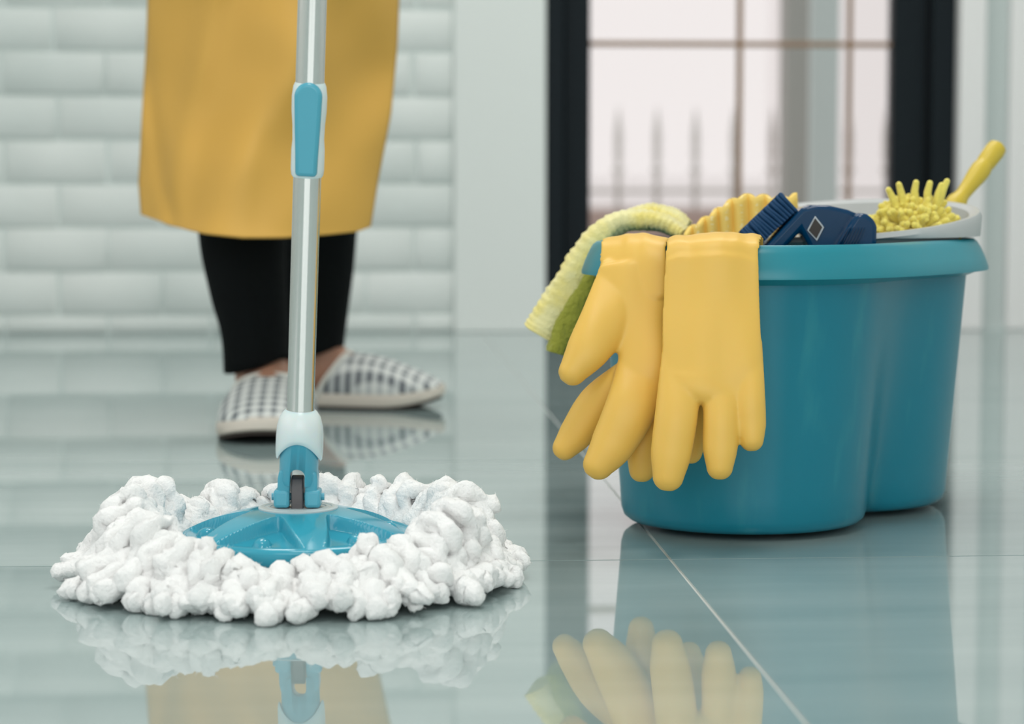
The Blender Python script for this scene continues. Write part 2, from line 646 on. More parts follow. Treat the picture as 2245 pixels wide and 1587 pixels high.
# ------------------------------------------------------------------ outside the door
FY = 8.0
struct('ground', MB().box((-8, YW + .35, -.16), (12, 30, -.04)), M['ground'], smooth=False)
fp = on_wall(1445, 400, FY)
fw_top = on_wall(1445, 462, FY).z
lowwall = MB().box((-4, FY, -.05), (6, FY + .12, fw_top)).build('boundary_wall', M['fencewall'], smooth=False)
tag(lowwall, 'low pinkish boundary wall under the spiked fence outside the door', 'wall')
fence = bpy.data.objects.new('iron_fence', None)
C.objects.link(fence)
fence.location = (fp.x, FY + .06, fw_top)
tag(fence, 'grey iron fence with spear-topped bars outside the glazed door', 'fence')
bar = MB()
bar.lathe([(.010, 0), (.010, .13), (.02, .135), (.02, .15), (.011, .155), (.011, .19), (.017, .2), (.017, .21), (.012, .215), (.016, .25), (.012, .30), (.001, .37)], 10)
bar0 = None
sp_m = on_wall(1530, 400, FY).x - on_wall(1445, 400, FY).x
for k in range(-12, 16):
    if bar0 is None:
        bar0 = bar.build('bar', M['fence'], fence)
        bar0.location = (k * sp_m, 0, 0)
    else:
        inst('bar', bar0.data, fence, Matrix.Translation((k * sp_m, 0, 0)))
MB().box((-12.5 * sp_m, -.008, .06), (15.5 * sp_m, .008, .075)).build('rail', M['fence'], fence, smooth=False)

PY = 5.6
pa, pb = on_wall(1722, 400, PY).x, on_wall(1772, 400, PY).x
pp = MB().box((pa, PY, -.05), (pb, PY + .1, 2.7)).build('porch_post', M['post'], smooth=False, bevel=.004)
tag(pp, 'square grey porch post seen through the glazed door', 'post')
pc, pd = on_wall(1776, 400, PY + .3).x, on_wall(1838, 400, PY + .3).x
pp = MB().box((pc, PY + .3, -.05), (pd, PY + .38, 2.7)).build('porch_pillar', M['post2'], smooth=False, bevel=.004)
tag(pp, 'pale blue porch pillar right of the grey porch post outside', 'pillar')

# ------------------------------------------------------------------ the mop
MD = 1.567                                        # distance of the mop head
MBASE = Vector(((650 - IMG_W / 2) / F * MD, MD, 0))
mop = thing('spin_mop', MBASE, 'round spin mop with white fringe, cyan disc head and steel pole', 'mop')

# the moulded disc: a dome with six scoops, a knob in each
RI, RO, ZI, ZR = .025, .0805, .0505, .0335


def disc_z(r, a):
    u = min(max((r - RI) / (RO - RI), 0), 1)
    dome = ZI - (ZI - ZR) * (0.45 * u + 0.55 * u ** 2.2)
    # scoop outline: narrow and round at the top, wide at the rim
    k = round((a - SC0) / (PI / 3))
    da = a - SC0 - k * PI / 3
    if u > 0.12 and u < 0.985:
        half = 0.43 * math.sqrt(max(0.0, (u - 0.16) / 0.80)) if u > 0.16 else 0
        s = (half - abs(da)) * r            # metres inside the scoop
        e = 0.0020
        t = min(max(s / e + 0.15, 0), 1)
        rimside = min(max((0.965 - u) / 0.035, 0), 1)
        t = t * t * (3 - 2 * t) * (rimside * rimside * (3 - 2 * rimside))
        flo = ZR - .0005 + .0035 * max(0, (0.75 - u)) ** 1.0 * 3
        flo = min(flo, dome)
        dome = dome * (1 - t) + flo * t
        # the knob
        kr, kx, ky = .0062, r * math.cos(da) - .064, r * math.sin(da)
        q = kx * kx + ky * ky
        if q < kr * kr:
            dome = max(dome, flo + math.sqrt(kr * kr - q) * .85)
    return dome


SC0 = math.radians(-90 - 17)
NR, NA = 84, 420
rs = [RI + (RO - RI) * i / (NR - 1) for i in range(NR)]
dv, df = [], []
for r in rs:
    for j in range(NA):
        a = 2 * PI * j / NA
        dv.append((r * math.cos(a), r * math.sin(a), disc_z(r, a)))
for i in range(NR - 1):
    for j in range(NA):
        k = (j + 1) % NA
        df.append((i * NA + j, i * NA + k, (i + 1) * NA + k, (i + 1) * NA + j))
edge = [(RO + .0012, ZR - .001), (RO + .0016, ZR - .003), (RO - .001, ZR - .010), (RO - .006, ZR - .014), (.03, ZR - .014)]
n0 = (NR - 1) * NA
for r, z in edge:
    m0 = len(dv)
    for j in range(NA):
        a = 2 * PI * j / NA
        dv.append((r * math.cos(a), r * math.sin(a), z))
    for j in range(NA):
        k = (j + 1) % NA
        df.append((n0 + j, n0 + k, m0 + k, m0 + j))
    n0 = m0
df.append(tuple(range(NA - 1, -1, -1)))
df.append(tuple(n0 + j for j in range(NA)))
mesh_obj('disc', dv, df, M['cyan'], mop, sharp=50)
MB().lathe([(.0275, ZI - .004), (.0275, ZI + .0006), (.0262, ZI + .0012), (.0235, ZI + .0012), (.0232, ZI + .0006), (.0212, ZI + .0006),
            (.0209, ZI + .0012), (.0195, ZI + .0012), (.0192, ZI + .0004), (.004, ZI + .0004)], 64).build('swivel_ring', M['ring'], mop)

# swivel: lug, clevis cheeks and fork on the tilted pole axis
PV = Vector((0, 0, .0603))
ax = Vector((.048, -.139, .990)).normalized()
side = Vector((1, 0, 0)); side = (side - ax * side.dot(ax)).normalized()
frn = ax.cross(side)
AX = Matrix((side, frn, ax)).transposed().to_4x4()
AX.translation = PV

lug = [(-.0085, ZI - .002), (.0085, ZI - .002), (.0085, .066), (.006, .0715), (0, .0735), (-.006, .0715), (-.0085, .066)]
MB().prism([(p[0], p[1]) for p in lug], .0041, Matrix.Rotation(PI / 2, 4, 'Z')).build('lug', M['dark'], mop, bevel=.0008)
for s in (-1, 1):
    MB().box((min(s * .0052, s * .0162), -.010, ZI + .001), (max(s * .0052, s * .0162), .008, ZI + .0135)).build('cheek', M['cyan2'], mop, bevel=.0022, seg=3)
MB().lathe([(.0026, -.0182), (.0026, .0182)], 16, Matrix.Translation(PV + Vector((0, 0, -.002))) @ Matrix.Rotation(PI / 2, 4, 'Y')).build('pin', M['cyan2'], mop)

fk = MB()
prof = [(.0124, .008), (.0134, .011), (.0134, .050)]
fk.lathe(prof, 40, AX)
fork = merged  # the tube is cut by the slot below
tube_o = fk.build('fork', M['cyan2'], mop, sharp=40)


def cutter(mb):
    o = mb.build('slot_cutter', None, None)
    o.parent = mop
    return o


arms = []
for s in (-1, 1):
    a = MB()
    pr = [(s * .0052, -.007), (s * .0125, -.007), (s * .0138, -.004), (s * .0138, .012), (s * .0128, .018), (s * .0052, .020)]
    a.prism(pr, .0085, AX)
    a.build('fork_arm', M['cyan2'], mop, bevel=.0018, seg=3)
# arch that closes the slot in front
slot = MB()
sp_ = [(-.0052, -.01)] + [(.0052 * math.cos(PI - PI * i / 10), .0155 + .0052 * math.sin(PI * i / 10)) for i in range(11)] + [(.0052, -.01)]
slot.prism(sp_, .03, AX)
cut = cutter(slot)
bo = tube_o.modifiers.new('slot', 'BOOLEAN')
bo.object, bo.operation, bo.solver = cut, 'DIFFERENCE', 'EXACT'
bpy.context.view_layer.update()
dg = bpy.context.evaluated_depsgraph_get()
nm = bpy.data.meshes.new_from_object(tube_o.evaluated_get(dg))
tube_o.modifiers.clear()
tube_o.data = nm
bpy.data.objects.remove(cut)

col = MB()
cr = []
for r, z, w in [(.0136, .034, 1), (.0139, .0275, 1), (.0150, .0262, 1), (.0159, .0275, 1), (.0163, .031, .8), (.0164, .036, .45), (.0163, .042, .15), (.0157, .049, 0), (.0140, .0550, 0), (.0114, .0588, 0), (.0097, .0602, 0), (.0096, .058, 0)]:
    ring = []
    for j in range(64):
        a = 2 * PI * j / 64
        sc = w * (.0145 * abs(math.sin(a)) ** 1.6 - .002)      # the lower edge is cut in an arch, front and back
        ring.append(AX @ Vector((r * math.cos(a), r * math.sin(a), z + sc)))
    cr.append(ring)
col.rings(cr, False, False).build('collar', M['collar'], mop, sharp=60)
MB().lathe([(.0094, .04), (.0094, .27)], 40, AX).build('lower_tube', M['chrome'], mop)
MB().lathe([(.0096, .26), (.0096, 1.12)], 40, AX).build('upper_tube', M['chrome'], mop)
CS = -.031
MB().lathe([(.0099, .252 + CS), (.0108, .2535 + CS), (.0112, .257 + CS), (.0112, .270 + CS), (.0106, .277 + CS), (.0109, .287 + CS), (.0117, .296 + CS), (.0118, .306 + CS), (.0110, .3125 + CS), (.0100, .315 + CS)], 40, AX,
           True, True).build('clamp', M['collar'], mop)
lev = [(0.0092 * math.cos(t), .3065 + CS + .0095 * math.sin(t)) for t in [PI * i / 16 for i in range(17)]]
lev += [(x, z + CS) for x, z in [(-.0084, .285), (-.0076, .268), (-.0072, .2535), (.0072, .2535), (.0076, .268), (.0084, .285)]]
LM = AX @ Matrix.Translation((0, -.0092, 0))
MB().prism(lev, .0038, LM).build('clamp_lever', M['cyan2'], mop, bevel=.0026, seg=3)
MB().lathe([(.0105, 1.14), (.0125, 1.142), (.0125, 1.24), (.006, 1.25)], 32, AX).build('grip', M['cyan2'], mop)

# the fringe: every strand a lumpy rope of its own, pushed outwards and lying on the floor
NSTR = 300
lint = MB()
for i in range(NSTR):
    lay = i % 3
    a = 2 * PI * (i + random.uniform(-.5, .5)) / NSTR * 3
    front, back, right, sidew = max(0, -math.sin(a)), max(0, math.sin(a)), max(0, math.cos(a)), abs(math.cos(a))
    rr = random.uniform(.0056, .0076)
    lift = (.011, .025, .039)[lay] * random.uniform(.7, 1.25) * (1 - .64 * front ** 2 - .12 * back ** 2 + .10 * sidew)
    rend = (.153, .143, .126)[lay] + random.uniform(-.010, .008) + .009 * front - .007 * right
    zend = (.007, .013, .022)[lay] * (1 - .3 * front) + random.uniform(0, .009) + (.004 * back if lay else 0)
    tw = random.uniform(-.17, .17)
    mid = .010 + lift
    ctl = [(a, .060, .012), (a + tw * .1, .083, .0095), (a + tw * .3, .0975, .012 + lift * .55),
           (a + tw * .6, .111 + random.uniform(-.005, .005), mid), (a + tw * .85, .13 + random.uniform(-.006, .006), .008 + lift * .85), (a + tw, rend, zend)]
    if lay == 0:
        ctl[-2] = (a + tw * .8, .138, .009 + lift * .6)
    NP = 56
    pts = spline(ctl, NP)
    sd = random.uniform(0, 500)
    path, wid = [], []
    for k, (aa, r, z) in enumerate(pts):
        t = k / (NP - 1)
        w = noise.noise_vector(Vector((sd, t * 6.0, 0)))
        p = Vector((r * math.cos(aa), r * math.sin(aa), z)) + Vector((w.x, w.y, w.z)) * .0075 * min(1, max(0, t * 3 - .5))
        lump = rr * (1 + .36 * noise.noise(Vector((sd + 9, t * 8, 3))) + .15 * math.sin(t * 38 + sd))
        lump = max(lump, .0032)
        rmax = .160 + .008 * front - .006 * right
        rad = math.hypot(p.x, p.y)
        if rad > rmax:
            p.x, p.y = p.x * rmax / rad, p.y * rmax / rad
        p.z = max(p.z, lump * .92 + .0005)
        path.append(p); wid.append(lump)
    mb = MB().tube(path, wid, None, None, 20)
    out = []
    for p in mb.v:
        q = p * 150 + Vector((sd, sd, 0))
        d = noise.noise_vector(q * .72) * .0026 + noise.noise_vector(q * 2.4) * .0011 + noise.noise_vector(q * 6.0) * .0007
        p = p + d
        p.z = max(p.z, .0004)
        out.append(p)
    mesh_obj('strand', out, mb.f, M['fringe'], mop, sharp=180)
    for k in range(90):                           # loose fibres standing off the strand
        j = random.randrange(len(path) // 4, len(path))
        p = out[min(len(out) - 1, (j + 4) * 20 + random.randrange(20))]
        n = (p - path[j]).normalized() + Vector((random.gauss(0, .5), random.gauss(0, .5), random.gauss(0, .5)))
        sdv = Vector((random.gauss(0, 1), random.gauss(0, 1), random.gauss(0, 1))).normalized() * .00011
        m1 = p + n * .0009 + Vector((random.gauss(0, 1), random.gauss(0, 1), random.gauss(0, 1))) * .0003
        e1 = m1 + n * .0010 + Vector((random.gauss(0, 1), random.gauss(0, 1), random.gauss(0, 1))) * .0006
        if min(p.z, m1.z, e1.z) > .0003:
            lint.add([p - sdv, p + sdv, m1 + sdv, m1 - sdv, e1], [(0, 1, 2, 3), (3, 2, 4)])
lo = lint.build('lint_fibres', M['fringe'], mop, sharp=180)
lo['kind'] = 'stuff'

# ------------------------------------------------------------------ the bucket
C1, C2 = Vector((.187, 1.83)), Vector((.273, 1.95))
BC = (C1 + C2) / 2
HALF = (C2 - C1).length / 2
BA = math.atan2(C2.y - C1.y, C2.x - C1.x)
BB = Vector((BC.x, BC.y, 0))


def outline(R, n=120, k=None):
    """two overlapping round lobes, blended at the waist; points relative to the middle"""
    k = k or (.024 + 2.6 * max(0, R - .096))
    pts = []
    for j in range(n):
        a = 2 * PI * j / n
        dx, dy = math.cos(a), math.sin(a)
        lo, hi = 0.0, 0.4
        for _ in range(40):
            m = (lo + hi) / 2
            x, y = m * dx, m * dy
            d1, d2 = math.hypot(x - HALF, y) - R, math.hypot(x + HALF, y) - R
            h = max(k - abs(d1 - d2), 0) / k
            s = min(d1, d2) - h * h * k * .25
            if s < 0:
                lo = m
            else:
                hi = m
        pts.append((lo * math.cos(a + BA), lo * math.sin(a + BA)))
    return pts


def lobe_rings(prof, n=120):
    return [[Vector((x, y, z)) for x, y in outline(R, n)] for R, z in prof]


bucket = thing('mop_bucket', BB, 'large teal plastic mop bucket with two round lobes and gloves over its rim', 'bucket')
BZ = .228
body = [(.02, .0055), (.086, .0042), (.0925, .0052), (.0965, .0085), (.0985, .0145), (.0995, .030)]
body += [(.0995 + .0145 * t / 8, .030 + (.206 - .030) * t / 8) for t in range(1, 9)]
body += [(.1145, .2065), (.112, .2065), (.110, .2)]
body += [(.110 - .0145 * t / 6, .2 - .175 * t / 6) for t in range(1, 7)] + [(.085, .012), (.02, .0105)]
MB().rings(lobe_rings(body)).build('body', M['teal'], bucket, sharp=35)
rimp = [(.1142, .1975), (.1290, .2035), (.1312, .2025), (.1312, .2050), (.1285, .2130), (.1245, .2215), (.1220, .2258), (.1190, .2280), (.1165, .2280), (.1142, .2262), (.1125, .2200), (.1115, .2010)]
rr_ = lobe_rings(rimp)
MB().rings(rr_ + [rr_[0]], False, False).build('rim', M['rim'], bucket, sharp=35)
for s in (-1, 1):
    for q in (-1, 1):
        loc = Vector((math.cos(BA) * s * (HALF + .03) - math.sin(BA) * q * .045, math.sin(BA) * s * (HALF + .03) + math.cos(BA) * q * .045, 0))
        MB().lathe([(.010, 0), (.012, .0015), (.012, .006)], 20, Matrix.Translation(loc)).build('foot', M['dark'], bucket)

# grey wringing basket standing in the far lobe, its collar higher at the back
KC = Vector((.279, 1.955, .0))
basket = thing('wringer_basket', (KC.x, KC.y, .13), 'grey plastic wringer basket in the far half of the teal bucket', 'basket')


def basket_top(a):
    return .2455 + .0125 * math.sin(a) + .008 * math.cos(a)


n = 96
prof = [(.088, .232, 0), (.110, .231, 0), (.1195, .230, 0), (.1205, None, -.004), (.1185, None, 0), (.1150, None, .0002), (.1100, None, -.003), (.104, .225, 0), (.098, .215, 0), (.085, .135, 0), (.02, .130, 0)]
rings = []
for r, z, dz in prof:
    rings.append([Vector((KC.x + r * math.cos(2 * PI * j / n), KC.y + r * math.sin(2 * PI * j / n), (basket_top(2 * PI * j / n) + dz) if z is None else z)) for j in range(n)])
MB().rings(rings, False, True).build('bowl', M['grey'], basket, base=(KC.x, KC.y, .13), sharp=40)

# ------------------------------------------------------------------ rubber gloves hung over the near rim


def glove(name, label, chains, group, seed):
    mb = MB()
    for ch, npt, nrm, acr in chains:
        q = spline(ch, npt)
        pts = [L(px, py, d) for px, py, d, w, t in q]
        wid = [w * d / F for px, py, d, w, t in q]
        if nrm is not None:                       # fingertips taper
            wid = [w * (1 - .12 * max(0, k / (npt - 1) - .7) / .3) for k, w in enumerate(wid)]
        thk = [t for px, py, d, w, t in q]
        mb.tube(pts, wid, thk, nrm, 36, True, acr)
    for p in mb.v:                                # the rubber ripples a little where it bends over the rim
        k = min(1, max(0, (p.z - .19) / .04))
        rp = noise.noise(Vector((p.x * 46, seed, 0))) + .6 * noise.noise(Vector((p.x * 110, seed, 5)))
        p.z += .0042 * k * max(rp, -.1)
        p.y -= .0035 * noise.noise(Vector((p.x * 38, p.z * 14, seed))) * min(1, max(0, (p.z - .09) / .05))
    zmin = min(p.z for p in mb.v)
    c = sum((p for p in mb.v), Vector()) / len(mb.v)
    base = Vector((c.x, c.y, zmin))
    o = merged(name, mb, .0014, 9, M['glove'], None, base)
    place(o, base)
    return tag(o, label, 'glove', group)


NB = (0, 1, 0)
# each chain: (px, py, distance, half width in px, half thickness in m)
g_right = [
    ([(1561, 575, 1.688, 104, .0045), (1560, 650, 1.682, 107, .0058), (1560, 740, 1.672, 110, .0078), (1562, 820, 1.664, 110, .0094), (1558, 850, 1.660, 106, .0088)], 18, NB, None),
    ([(1496, 770, 1.670, 46, .004), (1484, 900, 1.656, 48, .0105), (1472, 990, 1.650, 46, .0105), (1465, 1044, 1.648, 40, .0095)], 18, NB, None),
    ([(1584, 770, 1.670, 44, .004), (1581, 900, 1.656, 40, .0102), (1579, 980, 1.650, 39, .0100), (1578, 1024, 1.648, 34, .0092)], 18, NB, None),
    ([(1636, 750, 1.674, 36, .004), (1642, 870, 1.660, 36, .0100), (1646, 930, 1.655, 34, .0096), (1648, 964, 1.653, 31, .009)], 18, NB, None),
    ([(1500, 800, 1.680, 44, .007), (1512, 900, 1.682, 40, .0080), (1516, 960, 1.682, 36, .0080), (1514, 992, 1.682, 30, .0075)], 18, NB, None),
    # the turned-over cuff going into the bucket
    ([(1561, 640, 1.6835, 106, .0050), (1561, 580, 1.6885, 104, .0040), (1562, 545, 1.6935, 104, .0034), (1564, 531, 1.701, 104, .0030), (1566, 524, 1.712, 104, .0030), (1572, 526, 1.730, 102, .0030), (1580, 556, 1.741, 98, .0030)], 26, None, (1, 0, 0)),
]
ACL = (.94, -.34, 0)
g_left = [
    ([(1389, 590, 1.720, 77, .0045), (1391, 650, 1.712, 75, .0062), (1402, 720, 1.704, 58, .0085), (1412, 800, 1.694, 56, .0095), (1405, 850, 1.690, 60, .009)], 18, NB, None),
    ([(1372, 590, 1.726, 56, .0035), (1336, 690, 1.706, 60, .0095), (1290, 765, 1.694, 49, .0115), (1255, 815, 1.688, 36, .0098)], 18, NB, None),
    ([(1372, 830, 1.700, 40, .009), (1312, 885, 1.706, 46, .0095), (1264, 950, 1.708, 39, .0098), (1238, 982, 1.708, 32, .009)], 18, NB, None),
    ([(1416, 760, 1.702, 52, .005), (1388, 880, 1.684, 58, .0112), (1345, 970, 1.678, 50, .0112), (1312, 1018, 1.676, 40, .010)], 18, NB, None),
    ([(1430, 810, 1.698, 44, .009), (1418, 900, 1.698, 42, .0095), (1410, 980, 1.698, 38, .0095), (1407, 1030, 1.698, 33, .009)], 18, NB, None),
    ([(1390, 650, 1.714, 75, .0055), (1389, 590, 1.7205, 77, .0040), (1388, 556, 1.727, 76, .0034), (1390, 534, 1.735, 76, .0030), (1395, 524, 1.748, 75, .0030), (1402, 526, 1.772, 70, .0030), (1410, 546, 1.787, 66, .0030)], 26, None, ACL),
]
glove('rubber_glove', 'yellow rubber glove nearer the middle of the bucket, four fingers hanging straight down', g_right, 'yellow gloves over the bucket rim', 3.3)
glove('rubber_glove', 'yellow rubber glove at the bucket edge by the green cloth, thumb and fingers splayed leftwards', g_left, 'yellow gloves over the bucket rim', 8.1)

# ------------------------------------------------------------------ folded terry cloth over the left rim


def terry(name, m, path, width, dshift, npt=90, ribs=30, amp=.0009, parent=None, base=None, seg=26):
    """a soft folded slab swept along a path; path rows: px, py, distance, half thickness (m)"""
    q = spline(path, npt)
    pts = [L(px, py, d) for px, py, d, t in q]
    rings = []
    for i, p in enumerate(pts):
        a, b = pts[max(i - 1, 0)], pts[min(i + 1, npt - 1)]
        t = (b - a).normalized()
        dep = Vector((dshift, 1, 0)).normalized()
        nn = dep.cross(t).normalized()
        th = q[i][3] + amp * math.sin(2 * PI * ribs * i / npt) * .8
        ring = []
        for j in range(seg):
            u = 2 * PI * j / seg
            cu, su = math.cos(u), math.sin(u)
            x = math.copysign(abs(cu) ** .45, cu) * (width + amp * .6 * math.sin(2 * PI * ribs * i / npt))
            y = math.copysign(abs(su) ** .75, su) * th
            v = p + dep * x + nn * y
            v += noise.noise_vector(v * 60) * .0018 + noise.noise_vector(v * 260) * .0008
            ring.append(v)
        rings.append(ring)
    return MB().rings(rings).build(name, m, parent, base=base, sharp=180)


tbase = Vector(L(1225, 785, 1.85))
towel = thing('terry_cloth', tbase, 'chartreuse terry cleaning cloth folded over the left rim of the bucket', 'cloth')
terry('outer_fold', M['towel'],
      [(1500, 512, 1.945, .006), (1468, 494, 1.945, .008), (1424, 482, 1.945, .0085), (1376, 483, 1.943, .0088), (1326, 509, 1.94, .0115), (1286, 568, 1.935, .0142),
       (1250, 632, 1.93, .0152), (1215, 690, 1.925, .0158), (1190, 728, 1.92, .0152)], .034, .15, parent=towel, base=tbase)
terry('inner_fold', M['towel_shaded'],
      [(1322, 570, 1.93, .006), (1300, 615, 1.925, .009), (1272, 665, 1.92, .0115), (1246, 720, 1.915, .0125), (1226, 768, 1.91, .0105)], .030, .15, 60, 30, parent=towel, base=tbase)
terry('back_corner', M['towel'],
      [(1380, 482, 1.985, .010), (1430, 476, 1.985, .0115), (1476, 484, 1.985, .010), (1506, 500, 1.985, .007)], .026, .15, 50, 20, parent=towel, base=tbase)

# ------------------------------------------------------------------ ribbed yellow cloth standing in the bucket
sd_ = 1.905
sbase = Vector(L(1640, 640, sd_))
top = [(1490, 520), (1520, 494), (1552, 473), (1585, 450), (1622, 430), (1665, 428), (1705, 432), (1744, 426)]
nc, nr = 140, 16
sv, sf = [], []
for i in range(nc):
    t = i / (nc - 1)
    tp = spline(top, nc)[i] if i == 0 else TOP[i]
    if i == 0:
        TOP = spline(top, nc)
        tp = TOP[0]
    for j in range(nr):
        s = j / (nr - 1)
        py = tp[1] - 4 * math.cos(2 * PI * 8 * t) + s * (640 - tp[1])
        px = tp[0] + s * (t - .5) * 10 + s * 14
        wv = .0035 * math.cos(2 * PI * 8 * t + .0 + s * 1.0)
        sv.append(L(px, py, sd_ - .030 * (1 - s) * (1 - s) * 0 + wv + .03 * (t - .5)))
for i in range(nc - 1):
    for j in range(nr - 1):
        sf.append((i * nr + j, (i + 1) * nr + j, (i + 1) * nr + j + 1, i * nr + j + 1))
so = mesh_obj('sponge_cloth', rel(sv, sbase), sf, M['sponge'], sharp=180)
place(so, sbase)
tag(so, 'yellow ribbed cleaning cloth with pale dashes, standing behind the gloves', 'cloth')
md = so.modifiers.new('thick', 'SOLIDIFY'); md.thickness = .004; md.offset = 0

# ------------------------------------------------------------------ blue scrubbing brush
bd = 1.835
bbase = Vector(L(1790, 700, bd))
brush = thing('scrub_brush', bbase, 'dark blue plastic scrubbing brush with a diamond badge, standing in the bucket', 'brush')


def px_poly(pts, d):
    return [(L(x, y, d).x, L(x, y, d).z) for x, y in pts]


def slab(name, pts, d, half, m, parent, base, bevel=.003, seg=3):
    mb = MB()
    pl = px_poly(pts, d)
    mb.prism(pl, half)
    mb.v = [v + Vector((0, d, 0)) for v in mb.v]
    return mb.build(name, m, parent, base=base, bevel=bevel, seg=seg)


# arched body in two limbs so that the hand hole stays open
slab('body', [(1655, 590), (1640, 575), (1690, 522), (1735, 474), (1752, 456), (1775, 449), (1812, 450), (1852, 459), (1880, 470), (1876, 486), (1842, 538), (1820, 560), (1790, 640), (1770, 640), (1776, 560),
              (1763, 530), (1750, 506), (1728, 530), (1690, 570)], bd, .017, M['blue'], brush, bbase, .005)
slab('grip', [(1815, 560), (1850, 500), (1868, 473), (1878, 465), (1895, 469), (1912, 481), (1917, 497), (1915, 560), (1880, 640), (1820, 640)], bd - .012, .016, M['blue'], brush, bbase, .004)
for k in range(7):
    x = 1856 + k * 6.5
    slab('grip_rib', [(x - 22, 545), (x, 498), (x + 2.6, 498), (x - 19.4, 545)], bd - .0285, .0012, M['blue'], brush, bbase, .0005, 1)
fr_o = [(1787, 473), (1807, 498), (1791, 529), (1769, 505)]
slab('badge_frame', fr_o, bd - .0172, .0009, M['badge'], brush, bbase, .0003, 1)
slab('badge', [(1787, 478), (1803, 498), (1790, 523), (1773, 505)], bd - .0184, .0006, M['badge2'], brush, bbase, .0002, 1)
tuft = MB().lathe([(.0015, 0), (.0017, .010), (.0021, .018), (.0012, .0195)], 8)
t0 = None
for i in range(16):
    for j in range(5):
        f = i / 15
        px, py = 1655 + f * 90, 548 - f * 86
        p = L(px, py, bd - .012 + j * .006) - bbase
        mt = Matrix.Translation(p) @ Matrix.Rotation(math.radians(-48 + random.uniform(-5, 5)), 4, 'Y')
        if t0 is None:
            t0 = tuft.build('bristle_tuft', M['bristle'], brush)
            t0.matrix_local = mt
        else:
            inst('bristle_tuft', t0.data, brush, mt)

# ------------------------------------------------------------------ yellow chenille duster with turned handle
dd = 1.93
dbase = Vector(L(2000, 560, dd))
dbase.z = .132
duster = thing('chenille_duster', dbase, 'yellow chenille duster with a turned yellow handle, lying in the grey basket', 'duster')
dc = Vector(L(2003, 500, dd))
core = MB()
core.lathe([(.006, -.10), (.022, -.09), (.03, -.05), (.030, -.01), (.022, .008), (.006, .014)], 24, Matrix.Translation(dc))
core.build('core', M['chenille'], duster, base=dbase)
fing = MB().tube([(0, 0, 0), (.0005, 0, .007), (-.0004, .0004, .014), (.0006, 0, .021)], [.0030, .0034, .0032, .0026], None, (1, 0, 0), 10)
f0 = None
for i in range(280):
    u = random.uniform(0, 2 * PI)
    el = math.asin(random.uniform(-.12, 1))
    d = Vector((math.cos(u) * math.cos(el), math.sin(u) * math.cos(el), math.sin(el)))
    p = dc + Vector((d.x * .021, d.y * .022, d.z * .013 - .004)) - dbase
    dj = (d + Vector((random.uniform(-.45, .45), random.uniform(-.45, .45), random.uniform(-.1, .5)))).normalized()
    mt = Matrix.Translation(p) @ dj.to_track_quat('Z', 'Y').to_matrix().to_4x4() @ Matrix.Diagonal((1, 1, random.uniform(.6, .95), 1))
    if f0 is None:
        f0 = fing.build('chenille_finger', M['chenille'], duster)
        f0.matrix_local = mt
    else:
        inst('chenille_finger', f0.data, duster, mt)
for (px, py, lx, lz) in ((2055, 430, .35, 1), (2048, 440, .25, 1), (1985, 438, -.3, 1), (2005, 436, 0, 1), (2030, 437, .1, 1), (1972, 446, -.5, 1)):
    p = L(px, py + 22, dd - .012) - dbase
    mt = Matrix.Translation(p) @ Vector((lx, -.1, lz)).to_track_quat('Z', 'Y').to_matrix().to_4x4() @ Matrix.Diagonal((1, 1, 1.05, 1))
    inst('chenille_finger', f0.data, duster, mt)
ha, hb = Vector(L(2084, 462, 2.02)), Vector(L(2190, 318, 2.06))
hx = (hb - ha)
HL = hx.length
HM = Matrix.Translation(ha - dbase) @ hx.to_track_quat('Z', 'Y').to_matrix().to_4x4()
MB().lathe([(.0085, 0), (.0092, .004), (.0092, .012), (.0072, .017), (.0064, .022), (.0072, .032), (.0088, .046), (.0092, .054), (.0084, .0585), (.0078, .0605), (.0086, .063), (.0092, HL - .008), (.0085, HL - .003), (.005, HL), (.001, HL + .0008)], 32, HM).build('handle', M['handle'], duster)
wp = [Vector(L(2020, 530, 1.95)), Vector(L(2060, 480, 1.99)), Vector(L(2082, 452, 2.015)), ha + hx.normalized() * .01]
MB().tube([p - dbase for p in wp], [.0016] * 4, None, None, 10).build('wire', M['steel'], duster)

# ------------------------------------------------------------------ the person with the mop (seen to the thighs)
A1, A2 = Vector((-.287, 2.56, 0)), Vector((-.232, 2.80, 0))
PB = Vector((-.255, 2.66, 0))
person = thing('person', PB, 'person in long yellow apron, black trousers and checked slippers standing behind the mop', 'person')


def leg(mb, pts, npt=30):
    q = spline(pts, npt)
    mb.tube([(a, b, c) for a, b, c, r in q], [r for *_, r in q], None, (0, 1, 0), 24)


bodym = MB()
leg(bodym, [(-.284, 2.565, .050, .028), (-.286, 2.56, .085, .030), (-.292, 2.555, .15, .033), (-.30, 2.547, .25, .040), (-.302, 2.57, .42, .046), (-.30, 2.60, .66, .06), (-.30, 2.64, .88, .07)])
leg(bodym, [(-.240, 2.805, .050, .028), (-.237, 2.80, .085, .030), (-.238, 2.79, .15, .033), (-.237, 2.765, .25, .039), (-.230, 2.725, .42, .046), (-.20, 2.69, .66, .07), (-.16, 2.66, .88, .085)])
leg(bodym, [(-.273, 2.590, .044, .024), (-.272, 2.55, .048, .028), (-.268, 2.50, .042, .025), (-.265, 2.45, .034, .020), (-.264, 2.42, .031, .014)])
leg(bodym, [(-.272, 2.808, .044, .024), (-.236, 2.802, .048, .027), (-.195, 2.794, .042, .024), (-.15, 2.786, .036, .021), (-.125, 2.783, .032, .014)])
bodym.tube([(-.23, 2.64, .82), (-.23, 2.645, .90), (-.23, 2.65, 1.0)], [.15, .165, .14], [.10, .11, .095], (0, 1, 0), 28)
merged('body', bodym, .006, 4, M['skin'], person, PB)
pm = MB()


